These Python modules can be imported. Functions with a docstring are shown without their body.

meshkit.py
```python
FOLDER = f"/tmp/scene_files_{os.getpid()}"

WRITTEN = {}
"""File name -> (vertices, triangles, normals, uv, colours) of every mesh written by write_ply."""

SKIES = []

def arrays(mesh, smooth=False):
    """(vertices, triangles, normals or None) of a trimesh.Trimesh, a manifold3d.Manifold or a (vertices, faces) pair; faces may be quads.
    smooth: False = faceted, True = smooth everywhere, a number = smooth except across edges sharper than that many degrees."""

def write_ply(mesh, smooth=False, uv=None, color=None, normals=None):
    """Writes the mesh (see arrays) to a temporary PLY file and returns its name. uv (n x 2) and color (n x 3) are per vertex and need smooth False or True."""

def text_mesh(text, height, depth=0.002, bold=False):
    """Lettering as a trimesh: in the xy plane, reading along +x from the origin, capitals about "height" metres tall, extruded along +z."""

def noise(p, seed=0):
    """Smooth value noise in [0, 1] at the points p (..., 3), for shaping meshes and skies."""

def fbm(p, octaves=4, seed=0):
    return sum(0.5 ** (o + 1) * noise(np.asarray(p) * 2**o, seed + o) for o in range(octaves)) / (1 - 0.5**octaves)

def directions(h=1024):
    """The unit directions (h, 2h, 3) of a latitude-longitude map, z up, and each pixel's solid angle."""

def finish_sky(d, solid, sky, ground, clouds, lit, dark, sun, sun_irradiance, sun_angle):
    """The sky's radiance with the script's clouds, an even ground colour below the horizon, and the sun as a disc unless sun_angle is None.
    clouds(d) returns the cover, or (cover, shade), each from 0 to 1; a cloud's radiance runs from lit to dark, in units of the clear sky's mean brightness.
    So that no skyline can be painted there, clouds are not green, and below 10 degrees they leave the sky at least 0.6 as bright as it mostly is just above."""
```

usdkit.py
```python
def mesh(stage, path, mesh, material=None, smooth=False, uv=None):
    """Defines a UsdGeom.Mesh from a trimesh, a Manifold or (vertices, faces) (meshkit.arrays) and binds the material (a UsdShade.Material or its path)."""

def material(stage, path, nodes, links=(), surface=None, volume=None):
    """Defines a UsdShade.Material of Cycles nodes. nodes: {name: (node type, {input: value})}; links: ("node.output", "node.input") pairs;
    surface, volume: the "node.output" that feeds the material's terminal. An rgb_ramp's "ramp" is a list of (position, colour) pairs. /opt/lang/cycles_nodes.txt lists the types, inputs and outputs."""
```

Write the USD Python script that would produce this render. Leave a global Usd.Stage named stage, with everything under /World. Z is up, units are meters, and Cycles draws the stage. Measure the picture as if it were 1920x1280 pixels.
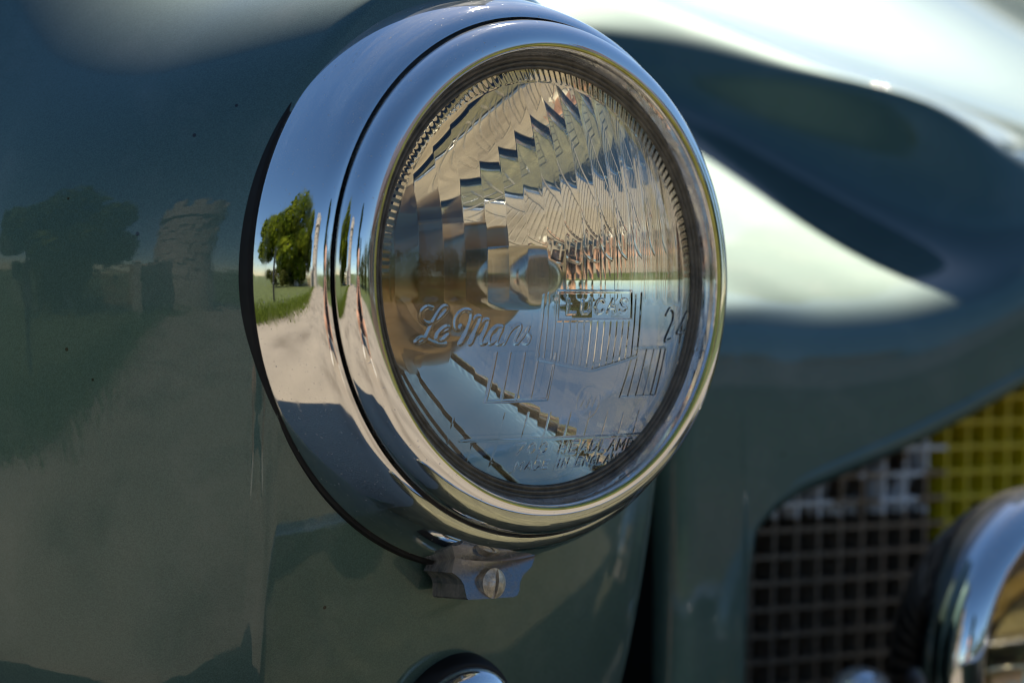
import math, random
import numpy as np, trimesh, manifold3d as m3, usdkit, meshkit
from pxr import Usd, UsdGeom, UsdLux, UsdShade, Gf, Sdf
from scipy.spatial import cKDTree
random.seed(7); RNG = np.random.default_rng(7)
stage = Usd.Stage.CreateInMemory()
UsdGeom.SetStageUpAxis(stage, 'Z'); UsdGeom.SetStageMetersPerUnit(stage, 1.0)
UsdGeom.Xform.Define(stage, '/World'); UsdGeom.Scope.Define(stage, '/World/Looks')
mat = usdkit.material
V = lambda *a: np.array(a, float)

# ------------------------------------------------------------------ camera
CAM = V(-0.87179, -0.96477, 0.70472)
RIGHT, DOWN, FWD = V(.749890, -.661270, .019650), V(0, -.029702, -.999559), V(.661562, .749559, -.022273)
cam = UsdGeom.Camera.Define(stage, '/World/camera')
m = Gf.Matrix4d(*[float(x) for x in (*RIGHT, 0, *(-DOWN), 0, *(-FWD), 0, *CAM, 1)])
UsdGeom.Xformable(cam).AddTransformOp().Set(m)
cam.CreateHorizontalApertureAttr(36.0); cam.CreateFocalLengthAttr(123.3)
cam.CreateFStopAttr(7.1); cam.CreateFocusDistanceAttr(1.295)
cam.CreateClippingRangeAttr(Gf.Vec2f(.05, 5000))
cam.CreateExposureAttr(0.45)

# ------------------------------------------------------------------ sky and sun
SUN = V(.515, .46, .76); SUN /= np.linalg.norm(SUN)
L_ = '/World/Looks/'
sky = mat(stage, L_+'sky_look', {
    'sky': ('sky_texture', {'sky_type': 'single_scattering', 'sun_disc': False, 'sun_elevation': math.asin(SUN[2]), 'sun_rotation': math.atan2(SUN[0], SUN[1]), 'air_density': 1.0, 'aerosol_density': .15, 'ozone_density': 1.8}),
    'sat': ('hsv', {'saturation': 1.15}), 'bg': ('background_shader', {'strength': .086})}, [('sky.color', 'sat.color'), ('sat.color', 'bg.color')], surface='bg.background')
dome = UsdLux.DomeLight.Define(stage, '/World/sky')
UsdShade.MaterialBindingAPI.Apply(dome.GetPrim()).Bind(sky)
dome.GetPrim().SetCustomDataByKey('kind', 'structure'); dome.GetPrim().SetCustomDataByKey('label', 'clear blue summer sky')
sun = UsdLux.DistantLight.Define(stage, '/World/sun')
sun.CreateIntensityAttr(1.12); sun.CreateAngleAttr(.5); sun.CreateNormalizeAttr(True); sun.CreateColorAttr(Gf.Vec3f(1, .91, .77))
zc = SUN; xc = np.cross([0, 0, 1], zc); xc /= np.linalg.norm(xc); yc = np.cross(zc, xc)
UsdGeom.Xformable(sun).AddTransformOp().Set(Gf.Matrix4d(*[float(q) for q in (*xc, 0, *yc, 0, *zc, 0, 0, 0, 50, 1)]))

# ------------------------------------------------------------------ helpers
NAMES = {}
def numbered(parent, name):
    k = NAMES.get((parent, name), -1) + 1
    NAMES[(parent, name)] = k
    return name if k == 0 else f'{name}_{k:03d}'
def tag(p, label=None, cat=None, group=None, kind=None):
    p = p.GetPrim() if hasattr(p, 'GetPrim') else p
    for k, v in (('label', label), ('category', cat), ('group', group), ('kind', kind)):
        if v: p.SetCustomDataByKey(k, v)
    return p
def thing(name, label=None, cat=None, group=None, kind=None, loc=(0, 0, 0), rz=0.):
    x = UsdGeom.Xform.Define(stage, '/World/' + numbered('/World', name))
    x.AddTranslateOp().Set(Gf.Vec3d(*map(float, loc)))
    if rz: x.AddRotateZOp().Set(float(rz))
    return tag(x, label, cat, group, kind)
def obj(name, mesh, material, parent=None, smooth=False, label=None, cat=None, group=None, kind=None):
    par = str(parent.GetPath()) if parent is not None else '/World'
    g = usdkit.mesh(stage, par + '/' + numbered(par, name), mesh, material, smooth=smooth)
    return tag(g, label, cat, group, kind)
def cat_(*ms): return trimesh.util.concatenate([trimesh.Trimesh(*mm, process=False) if isinstance(mm, tuple) else mm for mm in ms])
def box(x0, x1, y0, y1, z0, z1):
    b = trimesh.creation.box([x1-x0, y1-y0, z1-z0]); b.apply_translation([(x0+x1)/2, (y0+y1)/2, (z0+z1)/2]); return b
def tube(pts, r, n=8, closed=False, caps=True):
    pts = np.asarray(pts, float); r = np.broadcast_to(r, len(pts))
    t = np.gradient(pts, axis=0) if not closed else np.roll(pts, -1, 0) - np.roll(pts, 1, 0)
    t /= np.linalg.norm(t, axis=1, keepdims=True)
    ref = V(0, 0, 1) if abs(t[0][2]) < .9 else V(1, 0, 0)
    a = np.cross(t[0], ref); a /= np.linalg.norm(a); rings = []
    for k in range(len(pts)):
        a = a - (a @ t[k]) * t[k]; a /= np.linalg.norm(a); b = np.cross(t[k], a)
        ph = np.linspace(0, 2*np.pi, n, endpoint=False)
        rings.append(pts[k] + r[k] * (np.cos(ph)[:, None] * a + np.sin(ph)[:, None] * b))
    v = np.vstack(rings); f = []; N = len(pts)
    for k in range(N if closed else N-1):
        k2 = (k+1) % N
        for j in range(n):
            j2 = (j+1) % n; f += [[k*n+j, k*n+j2, k2*n+j2], [k*n+j, k2*n+j2, k2*n+j]]
    if caps and not closed:
        c0 = len(v); v = np.vstack([v, pts[:1], pts[-1:]])
        for j in range(n):
            j2 = (j+1) % n; f += [[c0, j2, j], [c0+1, (N-1)*n+j, (N-1)*n+j2]]
    return trimesh.Trimesh(v, f, process=False)
def grid(P, flip=False):
    """P: rows x cols x 3"""
    a, b = P.shape[:2]; i = np.arange(a*b).reshape(a, b)
    q = np.stack([i[:-1, :-1], i[:-1, 1:], i[1:, 1:], i[1:, :-1]], -1).reshape(-1, 4)
    if flip: q = q[:, ::-1]
    return trimesh.Trimesh(P.reshape(-1, 3), np.vstack([q[:, [0, 1, 2]], q[:, [0, 2, 3]]]), process=False)
TILT = math.radians(2); LAMP = V(0, 0, .70)
WL = np.c_[[1, 0, 0], [0, math.sin(TILT), math.cos(TILT)], [0, -math.cos(TILT), math.sin(TILT)]]
def lathe(prof, n=256, frame=WL, origin=LAMP):
    """prof: (r, z) points; the solid of revolution about the frame's third axis, outside to the right of the path as r grows"""
    prof = np.asarray(prof, float); ph = np.linspace(0, 2*np.pi, n+1)
    P = np.stack([prof[:, None, 0]*np.cos(ph), prof[:, None, 0]*np.sin(ph), np.broadcast_to(prof[:, None, 1], (len(prof), n+1))], -1)
    P = P @ frame.T + origin
    i = np.arange(len(prof)*n).reshape(len(prof), n); j = np.roll(i, -1, 1)
    q = np.stack([i[:-1], i[1:], j[1:], j[:-1]], -1).reshape(-1, 4)
    return trimesh.Trimesh(P[:, :-1].reshape(-1, 3), np.vstack([q[:, [0, 1, 2]], q[:, [0, 2, 3]]]), process=False)
def bez(p0, a0, k0, p3, a1, k1, n=24):
    p0, p3 = V(*p0), V(*p3); a0, a1 = math.radians(a0), math.radians(a1)
    p1 = p0 + k0*V(math.cos(a0), -math.sin(a0)); p2 = p3 - k1*V(math.cos(a1), -math.sin(a1))
    s = np.linspace(0, 1, n)[:, None]
    return (1-s)**3*p0 + 3*s*(1-s)**2*p1 + 3*s*s*(1-s)*p2 + s**3*p3
def catmull(p, k=8):
    p = np.asarray(p, float)
    if len(p) < 3: return p
    q = np.vstack([2*p[0]-p[1], p, 2*p[-1]-p[-2]]); out = []
    for i in range(1, len(q)-2):
        s = np.linspace(0, 1, k, endpoint=False)[:, None]; a, b, c, d = q[i-1], q[i], q[i+1], q[i+2]
        out.append(.5*(2*b + (c-a)*s + (2*a-5*b+4*c-d)*s**2 + (3*b-a-3*c+d)*s**3))
    return np.vstack(out + [p[-1:]])
def smoothstep(x, a, b):
    t = np.clip((x-a)/(b-a), 0, 1); return t*t*(3-2*t)
def hull(pts_r):
    return m3.Manifold.batch_hull([m3.Manifold.sphere(float(r), 20).translate([float(q) for q in p]) for p, r in pts_r])
def ellipsoid(c, r, sub=3):
    s = trimesh.creation.icosphere(sub); s.apply_scale(r); s.apply_translation(c); return s

# ------------------------------------------------------------------ materials
def simple(name, col, rough=.6, metal=0., noise=None, amount=.25, bump=0., bscale=None, detail=6., **kw):
    nodes = {'p': ('principled_bsdf', {'base_color': col, 'roughness': rough, 'metallic': metal, **kw})}; links = []
    if noise:
        nodes |= {'g': ('geometry', {}), 'n': ('noise_texture', {'scale': noise, 'detail': detail, 'roughness': .65}),
                  'r': ('rgb_ramp', {'ramp': [(.3, [c*(1-amount) for c in col]), (.7, [min(1, c*(1+amount)) for c in col])]})}
        links += [('g.position', 'n.vector'), ('n.fac', 'r.fac'), ('r.color', 'p.base_color')]
    if bump:
        nodes |= {'g': ('geometry', {}), 'nb': ('noise_texture', {'scale': bscale or noise, 'detail': 8.}), 'b': ('bump', {'strength': bump, 'distance': .01})}
        links += [('g.position', 'nb.vector'), ('nb.fac', 'b.height'), ('b.normal', 'p.normal')]
    return mat(stage, L_+name, nodes, links, surface='p.BSDF')

# car paint: dark green blue metallic under lacquer, flakes, a little dust and stone chips
paint = mat(stage, L_+'car_paint', {
    'g': ('geometry', {}),
    'flake': ('voronoi_texture', {'scale': 2600.}), 'flr': ('rgb_ramp', {'ramp': [(0., (.043, .079, .066)), (1., (.076, .130, .109))]}),
    'dust': ('noise_texture', {'scale': 26., 'detail': 8., 'roughness': .7}), 'dr': ('map_range', {'from_min': .5, 'from_max': .8, 'to_min': .0, 'to_max': .16, 'clamp': True}),
    'chip': ('voronoi_texture', {'scale': 60.}), 'cr': ('map_range', {'from_min': .055, 'from_max': .035, 'to_min': 0., 'to_max': 1., 'clamp': True}),
    'cn': ('noise_texture', {'scale': 9., 'detail': 3.}), 'cm': ('map_range', {'from_min': .47, 'from_max': .50, 'clamp': True}), 'cc': ('math', {'math_type': 'multiply'}),
    'm1': ('mix', {'color2': (.26, .25, .22)}), 'm2': ('mix', {'color2': (.012, .012, .010)}),
    'met': ('math', {'math_type': 'multiply_add', 'value2': -.75, 'value3': .85}),
    'on': ('noise_texture', {'scale': 260., 'detail': 3.}), 'ob': ('bump', {'strength': .02, 'distance': .001}),
    'p': ('principled_bsdf', {'roughness': .56, 'coat_weight': 1., 'coat_roughness': .025, 'coat_ior': 1.55})},
    [('g.position', 'flake.vector'), ('flake.color', 'flr.fac'), ('g.position', 'dust.vector'), ('dust.fac', 'dr.value'), ('g.position', 'chip.vector'), ('chip.distance', 'cr.value'),
     ('g.position', 'cn.vector'), ('cn.fac', 'cm.value'), ('cr.result', 'cc.value1'), ('cm.result', 'cc.value2'),
     ('dr.result', 'm1.fac'), ('flr.color', 'm1.color1'), ('m1.color', 'm2.color1'), ('cc.value', 'm2.fac'), ('m2.color', 'p.base_color'),
     ('dr.result', 'met.value1'), ('met.value', 'p.metallic'), ('g.position', 'on.vector'), ('on.fac', 'ob.height'), ('ob.normal', 'p.coat_normal')], surface='p.BSDF')

def chrome_look(name, col=(.85, .85, .84), rough=.035, haze=.14, dirt=.0):
    return mat(stage, L_+name, {
        'g': ('geometry', {}), 'map': ('mapping', {'rotation': (0, .6, .9), 'scale': (30, 260, 30)}),
        'n': ('noise_texture', {'scale': 1., 'detail': 6., 'roughness': .7}), 'r': ('map_range', {'from_min': .48, 'from_max': .78, 'to_min': rough, 'to_max': rough+haze, 'clamp': True}),
        'n2': ('noise_texture', {'scale': 900., 'detail': 2.}), 'sp': ('map_range', {'from_min': .69, 'from_max': .76, 'to_min': 0., 'to_max': .6, 'clamp': True}),
        'n3': ('noise_texture', {'scale': 45., 'detail': 5., 'roughness': .7}), 'd3': ('map_range', {'from_min': .42, 'from_max': .62, 'to_min': 0., 'to_max': dirt, 'clamp': True}),
        'mx': ('math', {'math_type': 'maximum'}), 'ns': ('separate_xyz', {}), 'up': ('map_range', {'from_min': .3, 'from_max': .95, 'to_min': 0., 'to_max': 1., 'clamp': True}), 'du': ('map_range', {'from_min': .38, 'from_max': .68, 'to_min': .04, 'to_max': .30, 'clamp': True}), 'dm': ('math', {'math_type': 'multiply'}), 'df': ('principled_bsdf', {'base_color': (.62, .60, .56), 'roughness': .8}), 'mixd': ('mix_closure', {}),
        'c': ('mix', {'color1': col, 'color2': (.16, .12, .085)}), 'me': ('math', {'math_type': 'multiply_add', 'value2': -.8, 'value3': 1.}),
        'ra': ('math', {'math_type': 'multiply_add', 'value2': .4}),
        'wv': ('noise_texture', {'scale': 30., 'detail': 1.}), 'b': ('bump', {'strength': .035, 'distance': .004}),
        'p': ('principled_bsdf', {})},
        [('g.position', 'map.vector'), ('map.vector', 'n.vector'), ('n.fac', 'r.value'), ('g.position', 'n2.vector'), ('n2.fac', 'sp.value'), ('g.position', 'n3.vector'), ('n3.fac', 'd3.value'),
         ('sp.result', 'mx.value1'), ('d3.result', 'mx.value2'), ('mx.value', 'c.fac'), ('c.color', 'p.base_color'), ('mx.value', 'me.value1'), ('me.value', 'p.metallic'),
         ('mx.value', 'ra.value1'), ('r.result', 'ra.value3'), ('ra.value', 'p.roughness'), ('g.position', 'wv.vector'), ('wv.fac', 'b.height'), ('b.normal', 'p.normal'),
         ('g.normal', 'ns.vector'), ('ns.z', 'up.value'), ('n.fac', 'du.value'), ('up.result', 'dm.value1'), ('du.result', 'dm.value2'), ('dm.value', 'mixd.fac'), ('p.BSDF', 'mixd.closure1'), ('df.BSDF', 'mixd.closure2')], surface='mixd.closure')
chrome = chrome_look('chrome')
chrome_worn = chrome_look('worn_chrome', rough=.08, haze=.2, dirt=.75)
brass_edge = simple('worn_brass_edge', (.50, .47, .12), .35, .8, 60, .3)
rubber = simple('black_rubber', (.008, .008, .008), .6, noise=80, amount=.4, specular_ior_level=.2)
rubber_old = simple('perished_rubber', (.085, .072, .050), .5, noise=180, amount=.55, bump=.15, bscale=400)
mirror = mat(stage, L_+'silvered_reflector', {'p': ('principled_bsdf', {'base_color': (.95, .90, .79), 'metallic': 1., 'roughness': .02})}, [], surface='p.BSDF')
glass = mat(stage, L_+'lens_glass', {'p': ('glass_bsdf', {'color': (.99, 1., .985), 'IOR': 1.5, 'roughness': 0.})}, [], surface='p.BSDF')
bulb_brass = simple('tarnished_brass', (.34, .25, .15), .28, .9, 50, .25)
bulb_tin = simple('tinned_steel', (.62, .58, .50), .22, .95, 90, .15)
dark_metal = simple('black_enamel', (.02, .02, .022), .3, 0, 60, .3)
void = simple('dark_engine_bay', (.006, .006, .006), .9)
steel = chrome_look('pitted_steel', (.25, .25, .25), .10, .2, .55)

# ------------------------------------------------------------------ the car
car = thing('sports_car', 'blue green vintage sports car, chrome headlamp and grille seen close', 'car')

# wing: horizontal outline, then closed up over the lamp and tucked in below it
def outline():
    seg = []; p = V(-.1080, .0455); th = math.radians(52)
    def run(p, a0, a1, length, n, left):
        pts = []
        for a in np.linspace(a0, a1, n):
            a = math.radians(a); d = V(-math.cos(a), math.sin(a)) if left else V(math.cos(a), -math.sin(a))
            p = p + d*length/n; pts.append(p.copy())
        return pts
    left = run(p, 51, 77, .105, 50, True); left += run(left[-1], 79, 87, .20, 26, True); left += run(left[-1], 87, 89, 1.3, 14, True)
    fold = run(p, 51, 9, .019*math.radians(42), 26, False)
    face = run(fold[-1], 9, -22, .214, 60, False)
    rnd = run(face[-1], -22, -88, .030*math.radians(66), 26, False); rnd += run(rnd[-1], -88, -89.5, 1.45, 20, False)
    return np.array(left[::-1] + [p] + fold + face + rnd)
O = outline()
Yf0 = O[:, 1]
def wing_surface():
    rows = []
    back = smoothstep(Yf0, .095, .45)
    Hs = .119 + .21*back
    for w in np.linspace(-1, 1, 150):
        if w >= 0:
            dz = Hs*math.sin(w*math.pi/2); g = np.full(len(O), max(math.cos(w*math.pi/2), .0))
            # the pod's crown runs back into the wing top
            X = O[:, 0]*g; Yo = .035*np.minimum(dz, .119)
        else:
            dzz = w*.36; dz = np.full(len(O), dzz)
            gl = 1-5.5*dzz**2 if dzz > -.15 else 1-5.5*.0225-.6*(1-math.exp((dzz+.15)*4.5))
            gr = 1+1.4*min(dzz**2, .026)
            X = O[:, 0]*np.where(O[:, 0] < 0, gl, gr)
            e = max(0., -dzz); Yo = .035*dzz + (1.15*e*e if e < .16 else 1.15*.0256+.368*(e-.16))
        rows.append(np.stack([X, Yf0+Yo*(1-np.maximum(back, .8*smoothstep(-O[:, 0], .104, .140) if w < 0 else 0)), LAMP[2]+dz], -1))
    return np.array(rows)
WS = wing_surface()
wm = grid(WS)
wl = (wm.vertices-LAMP) @ WL; inside_ = (np.hypot(wl[:, 0], wl[:, 1]) < .106) & (wl[:, 2] > -.2)
wm = trimesh.Trimesh(wm.vertices, wm.faces[~inside_[wm.faces].all(1)], process=False)
wing = obj('front_wing', wm, paint, car, smooth=True)

# headlamp
def arc_prof(p, stops, n=60):
    """a profile drawn from its lean: (length, degrees) stops"""
    s_ = np.linspace(0, stops[-1][0], n); th = np.radians(np.interp(s_, [q[0] for q in stops], [q[1] for q in stops])); th = np.convolve(np.pad(th, 3, mode='edge'), np.ones(7)/7, 'valid')
    ds = s_[1]; return np.c_[p[0]+np.cumsum(np.cos(th))*ds, p[1]-np.cumsum(np.sin(th))*ds]
ring_prof = np.vstack([[(.0961, -.020), (.0963, -.0127), (.0966, -.0118), (.0970, -.0114)], arc_prof((.0974, -.0115), [(0, 30), (.0025, 49), (.0075, 68), (.016, 73), (.0312, 80)]), [(.1088, -.0420), (.1070, -.0445)]])
headlamp = obj('headlamp', lathe(ring_prof), chrome, car, smooth=60, label='chrome headlamp with fluted glass lens')
bezel_prof = np.vstack([bez((.0864, .0004), 4, .0058, (.0958, -.0101), 88, .0056, 30), [(.0957, -.0115), (.0950, -.0135), (.0945, -.020)]])
obj('bezel', lathe(bezel_prof), chrome, headlamp, smooth=50)
obj('bezel_edge', lathe([(.0853, -.0004), (.0855, .0003), (.0859, .00055), (.0864, .0004)]), brass_edge, headlamp, smooth=True)
obj('bezel_lip', lathe(np.vstack([[(.0853, -.0004)], bez((.0850, -.0010), 250, .002, (.0822, -.0062), 235, .002, 10)][::-1])[::-1], 256), chrome_look('lip_chrome', rough=.03, haze=.1, dirt=.4), headlamp, smooth=True)
def ringed(ra, za, rb, zb, bumps, h):
    s = np.linspace(0, 1, 40); r = ra+(rb-ra)*s; z = za+(zb-za)*s + h*np.abs(np.sin(np.pi*bumps*s))
    return np.c_[r, z]
obj('lens_gasket', lathe(ringed(.0824, -.0063, .0772, -.0068, 3, .0009)[::-1]), rubber_old, headlamp, smooth=True)
gk = np.vstack([[(.1068, -.0425), (.1086, -.0418)], bez((.1092, -.0422), 10, .0009, (.1100, -.0436), 80, .0009, 8), [(.1100, -.0470), (.1099, -.0530), (.1096, -.0760), (.1060, -.082)]])
obj('base_gasket', lathe(gk), rubber, headlamp, smooth=50)
obj('lamp_shell', lathe([(.0965, -.0195), (.0945, -.0195), (.094, -.06), (.05, -.1), (.012, -.1)]), dark_metal, headlamp, smooth=40)

# lens: domed outside with moulded lines and lettering, fluted inside
RG, ZE, SAG = .0800, -.0085, .019
RS = (RG**2+SAG**2)/2/SAG; ZC = ZE+SAG-RS
FONT = {'A': [[(0, 0), (.3, 1), (.6, 0)], [(.12, .36), (.48, .36)]], 'C': [[(.58, .8), (.45, .97), (.25, 1), (.06, .8), (0, .5), (.06, .2), (.25, 0), (.45, .03), (.58, .2)]],
        'D': [[(0, 0), (0, 1), (.3, 1), (.52, .8), (.58, .5), (.52, .2), (.3, 0), (0, 0)]], 'E': [[(.52, 0), (0, 0), (0, 1), (.52, 1)], [(0, .52), (.42, .52)]],
        'G': [[(.58, .82), (.42, 1), (.2, .97), (.03, .75), (0, .5), (.05, .2), (.25, 0), (.5, .06), (.58, .2), (.58, .45), (.35, .45)]], 'H': [[(0, 0), (0, 1)], [(.55, 0), (.55, 1)], [(0, .5), (.55, .5)]],
        'I': [[(.12, 0), (.12, 1)]], 'L': [[(0, 1), (0, 0), (.5, 0)]], 'M': [[(0, 0), (0, 1), (.34, .3), (.68, 1), (.68, 0)]], 'N': [[(0, 0), (0, 1), (.58, 0), (.58, 1)]],
        'P': [[(0, 0), (0, 1), (.35, 1), (.52, .85), (.52, .65), (.35, .5), (0, .5)]], 'S': [[(.52, .85), (.35, 1), (.12, .97), (.02, .78), (.14, .58), (.42, .44), (.54, .24), (.4, .02), (.15, 0), (0, .18)]],
        'U': [[(0, 1), (0, .25), (.12, .03), (.4, .03), (.54, .25), (.54, 1)]], '7': [[(0, 1), (.55, 1), (.2, 0)]], '0': [[(.27, 1), (.06, .82), (0, .5), (.06, .18), (.27, 0), (.48, .18), (.55, .5), (.48, .82), (.27, 1)]]}
WIDE = {'I': .24, 'M': .7, ' ': .38}
strokes = []   # (polyline in mm, half width mm, height mm)
def letters(text, p0, p1, h, w, hh, slant=.12):
    p0, p1 = V(*p0), V(*p1); gap = .34
    total = sum(WIDE.get(c, .57) for c in text) + gap*(len(text)-1)
    e = p1-p0; L = np.linalg.norm(e); e /= L; n = V(-e[1], e[0]); sx = L/total; x = 0
    for c in text:
        for s in FONT.get(c, []):
            q = np.array([p0 + e*((x+a)*sx + slant*b*h) + n*b*h for a, b in s]); strokes.append((q, w, hh))
        x += WIDE.get(c, .57)+gap
letters('LUCAS', (-2.6, -13.7), (29.6, -13.1), 5.0, .50, .42)
letters('700 HEADLAMP', (-17.6, -65.6), (46.5, -64.8), 3.9, .36, .38)
letters('MADE IN ENGLAND', (-15.6, -71.4), (41.5, -69.4), 2.9, .30, .34)
script = [[(-59.1, -12.0), (-61.1, -11.6), (-62.7, -12.9), (-63.1, -15.2), (-61.9, -17.0), (-59.9, -17.5), (-57.4, -16.4), (-55.3, -14.5), (-53.8, -12.5), (-54.4, -11.4), (-55.7, -12.0), (-57.2, -14.1), (-58.8, -17.3), (-60.1, -20.6), (-61.0, -22.7), (-62.7, -22.7), (-64.2, -24.0), (-63.0, -24.3), (-60.9, -23.3), (-58.3, -24.4), (-56.0, -24.9), (-53.5, -24.9)],
 [(-56.7, -21.3), (-54.9, -20.6), (-52.8, -19.5), (-53.0, -18.8), (-54.3, -19.0), (-56.1, -20.6), (-56.8, -22.4), (-56.2, -23.6), (-54.7, -23.5), (-53.0, -21.7)],
 [(-48.3, -18.6), (-48.6, -19.5), (-50.0, -19.0), (-50.4, -16.6), (-49.4, -14.1), (-47.2, -12.7), (-44.8, -13.2), (-44.3, -15.2), (-45.2, -18.8), (-46.5, -22.0), (-47.8, -24.6)],
 [(-47.5, -24.4), (-45.5, -20.2), (-43.5, -16.3), (-42.0, -15.0), (-40.7, -15.5), (-41.4, -18.1), (-42.7, -21.0), (-44.0, -24.6)],
 [(-43.8, -24.4), (-42.0, -20.2), (-39.9, -17.0), (-38.5, -16.2), (-37.5, -16.8), (-38.4, -19.9), (-39.8, -23.1), (-39.4, -24.6), (-38.0, -24.4)],
 [(-32.0, -18.8), (-34.0, -18.8), (-36.0, -20.6), (-36.9, -23.1), (-36.0, -24.6), (-34.1, -23.5), (-32.2, -20.6), (-31.8, -19.0), (-32.9, -22.0), (-33.4, -24.2), (-32.3, -24.8), (-30.7, -23.9)],
 [(-28.2, -18.8), (-29.3, -21.3), (-30.4, -24.6)], [(-30.2, -24.2), (-28.5, -20.6), (-26.5, -18.6), (-24.4, -18.0), (-24.1, -19.5), (-25.7, -22.8), (-26.0, -24.4), (-24.7, -24.6)],
 [(-24.7, -24.4), (-22.3, -21.7), (-20.4, -18.9), (-20.9, -20.6), (-19.6, -22.4), (-20.3, -24.4), (-22.1, -24.4)]]
script += [[(56.5, -13.8), (59.3, -11.5), (62.1, -12.6), (62.2, -15.9), (59.6, -19.6), (57.2, -23.6), (61.8, -23.2)], [(74.2, -12.8), (66.5, -20.6), (73.5, -20.2)], [(75.0, -12.8), (70.8, -17.3), (70.0, -24.0)]]
for k, s in enumerate(script): strokes.append((catmull(s) if k < 10 else V(*s), .62 if k < 9 else .55, .55))
def line(*p, w=.3, h=.30): strokes.append((V(*p), w, h))
line((-7.3, -5.7), (32.6, -5.3), (32.7, -15.8), (-7.3, -16.3), (-7.3, -5.7), w=.4)
line((-14.0, -7.2), (-15.6, -30.3), (12.1, -34.7), (38.3, -29.4), (38.7, -5.9), w=.45, h=.4)
for k in range(14):
    x = -12.4+k*3.62; yb = -30.3-(x+15.6)/27.7*4.4 if x < 12.1 else -34.7+(x-12.1)/26.2*5.3
    line((x+.5, -16.4 if -6 < x < 32.4 else -6.5), (x, yb), w=.28, h=.28)
line((-33.3, -28.2), (-34.9, -45.9), (-8.1, -45.2), (-6.8, -28.1), w=.45, h=.4); line((-31, -27.8), (-7, -27.8), w=.22, h=.12)
for k in range(3): line((-27.4+6.3*k, -28), (-28.6+6.4*k, -45.6), w=.32, h=.32)
line((36.7, -26.6), (58.5, -26.2), (55.5, -44.5), (31.2, -44.8), (35, -31), w=.32)
for k in range(4): line((39.4+5.2*k, -26.6), (36.2+5.2*k, -44.7), w=.32)
line((-41.9, -60.2), (53.3, -59.2), w=.35)
for k in range(10): line((-46+10.2*k, -50), (-47.6+10.2*k, -72.), w=.2, h=.12)
ph = np.linspace(0, 2*np.pi, 40); strokes.append((np.c_[13.2+6.2*np.cos(ph), -46.4+6.2*np.sin(ph)], .3, .09))
line((9.5, -48), (11, -44.2), (12.6, -48.4), (14.3, -44.2), (15.6, -48), (17, -44.4), w=.3, h=.1)
segs = []
for q, w, h in strokes:
    for a, b in zip(q[:-1], q[1:]):
        segs.append((*a, *b, w, h))
segs = np.array(segs)
def relief(u, v):
    """height in mm of the moulded lines at lens points in mm"""
    P = np.c_[u, v]; out = np.zeros(len(P)); tree = cKDTree(P)
    for x0, y0, x1, y1, w, h in segs:
        a, b = V(x0, y0), V(x1, y1); d = b-a; l = np.linalg.norm(d)
        if l < 1e-6: continue
        idx = np.array(tree.query_ball_point((a+b)/2, l/2+3*w), int)
        if not len(idx): continue
        t = np.clip(((P[idx]-a) @ d)/l**2, 0, 1); r = np.linalg.norm(P[idx]-a-t[:, None]*d, axis=1)
        out[idx] = np.maximum(out[idx], 1.15*h*np.exp(-(r/w)**4*.8))
    return out
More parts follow.
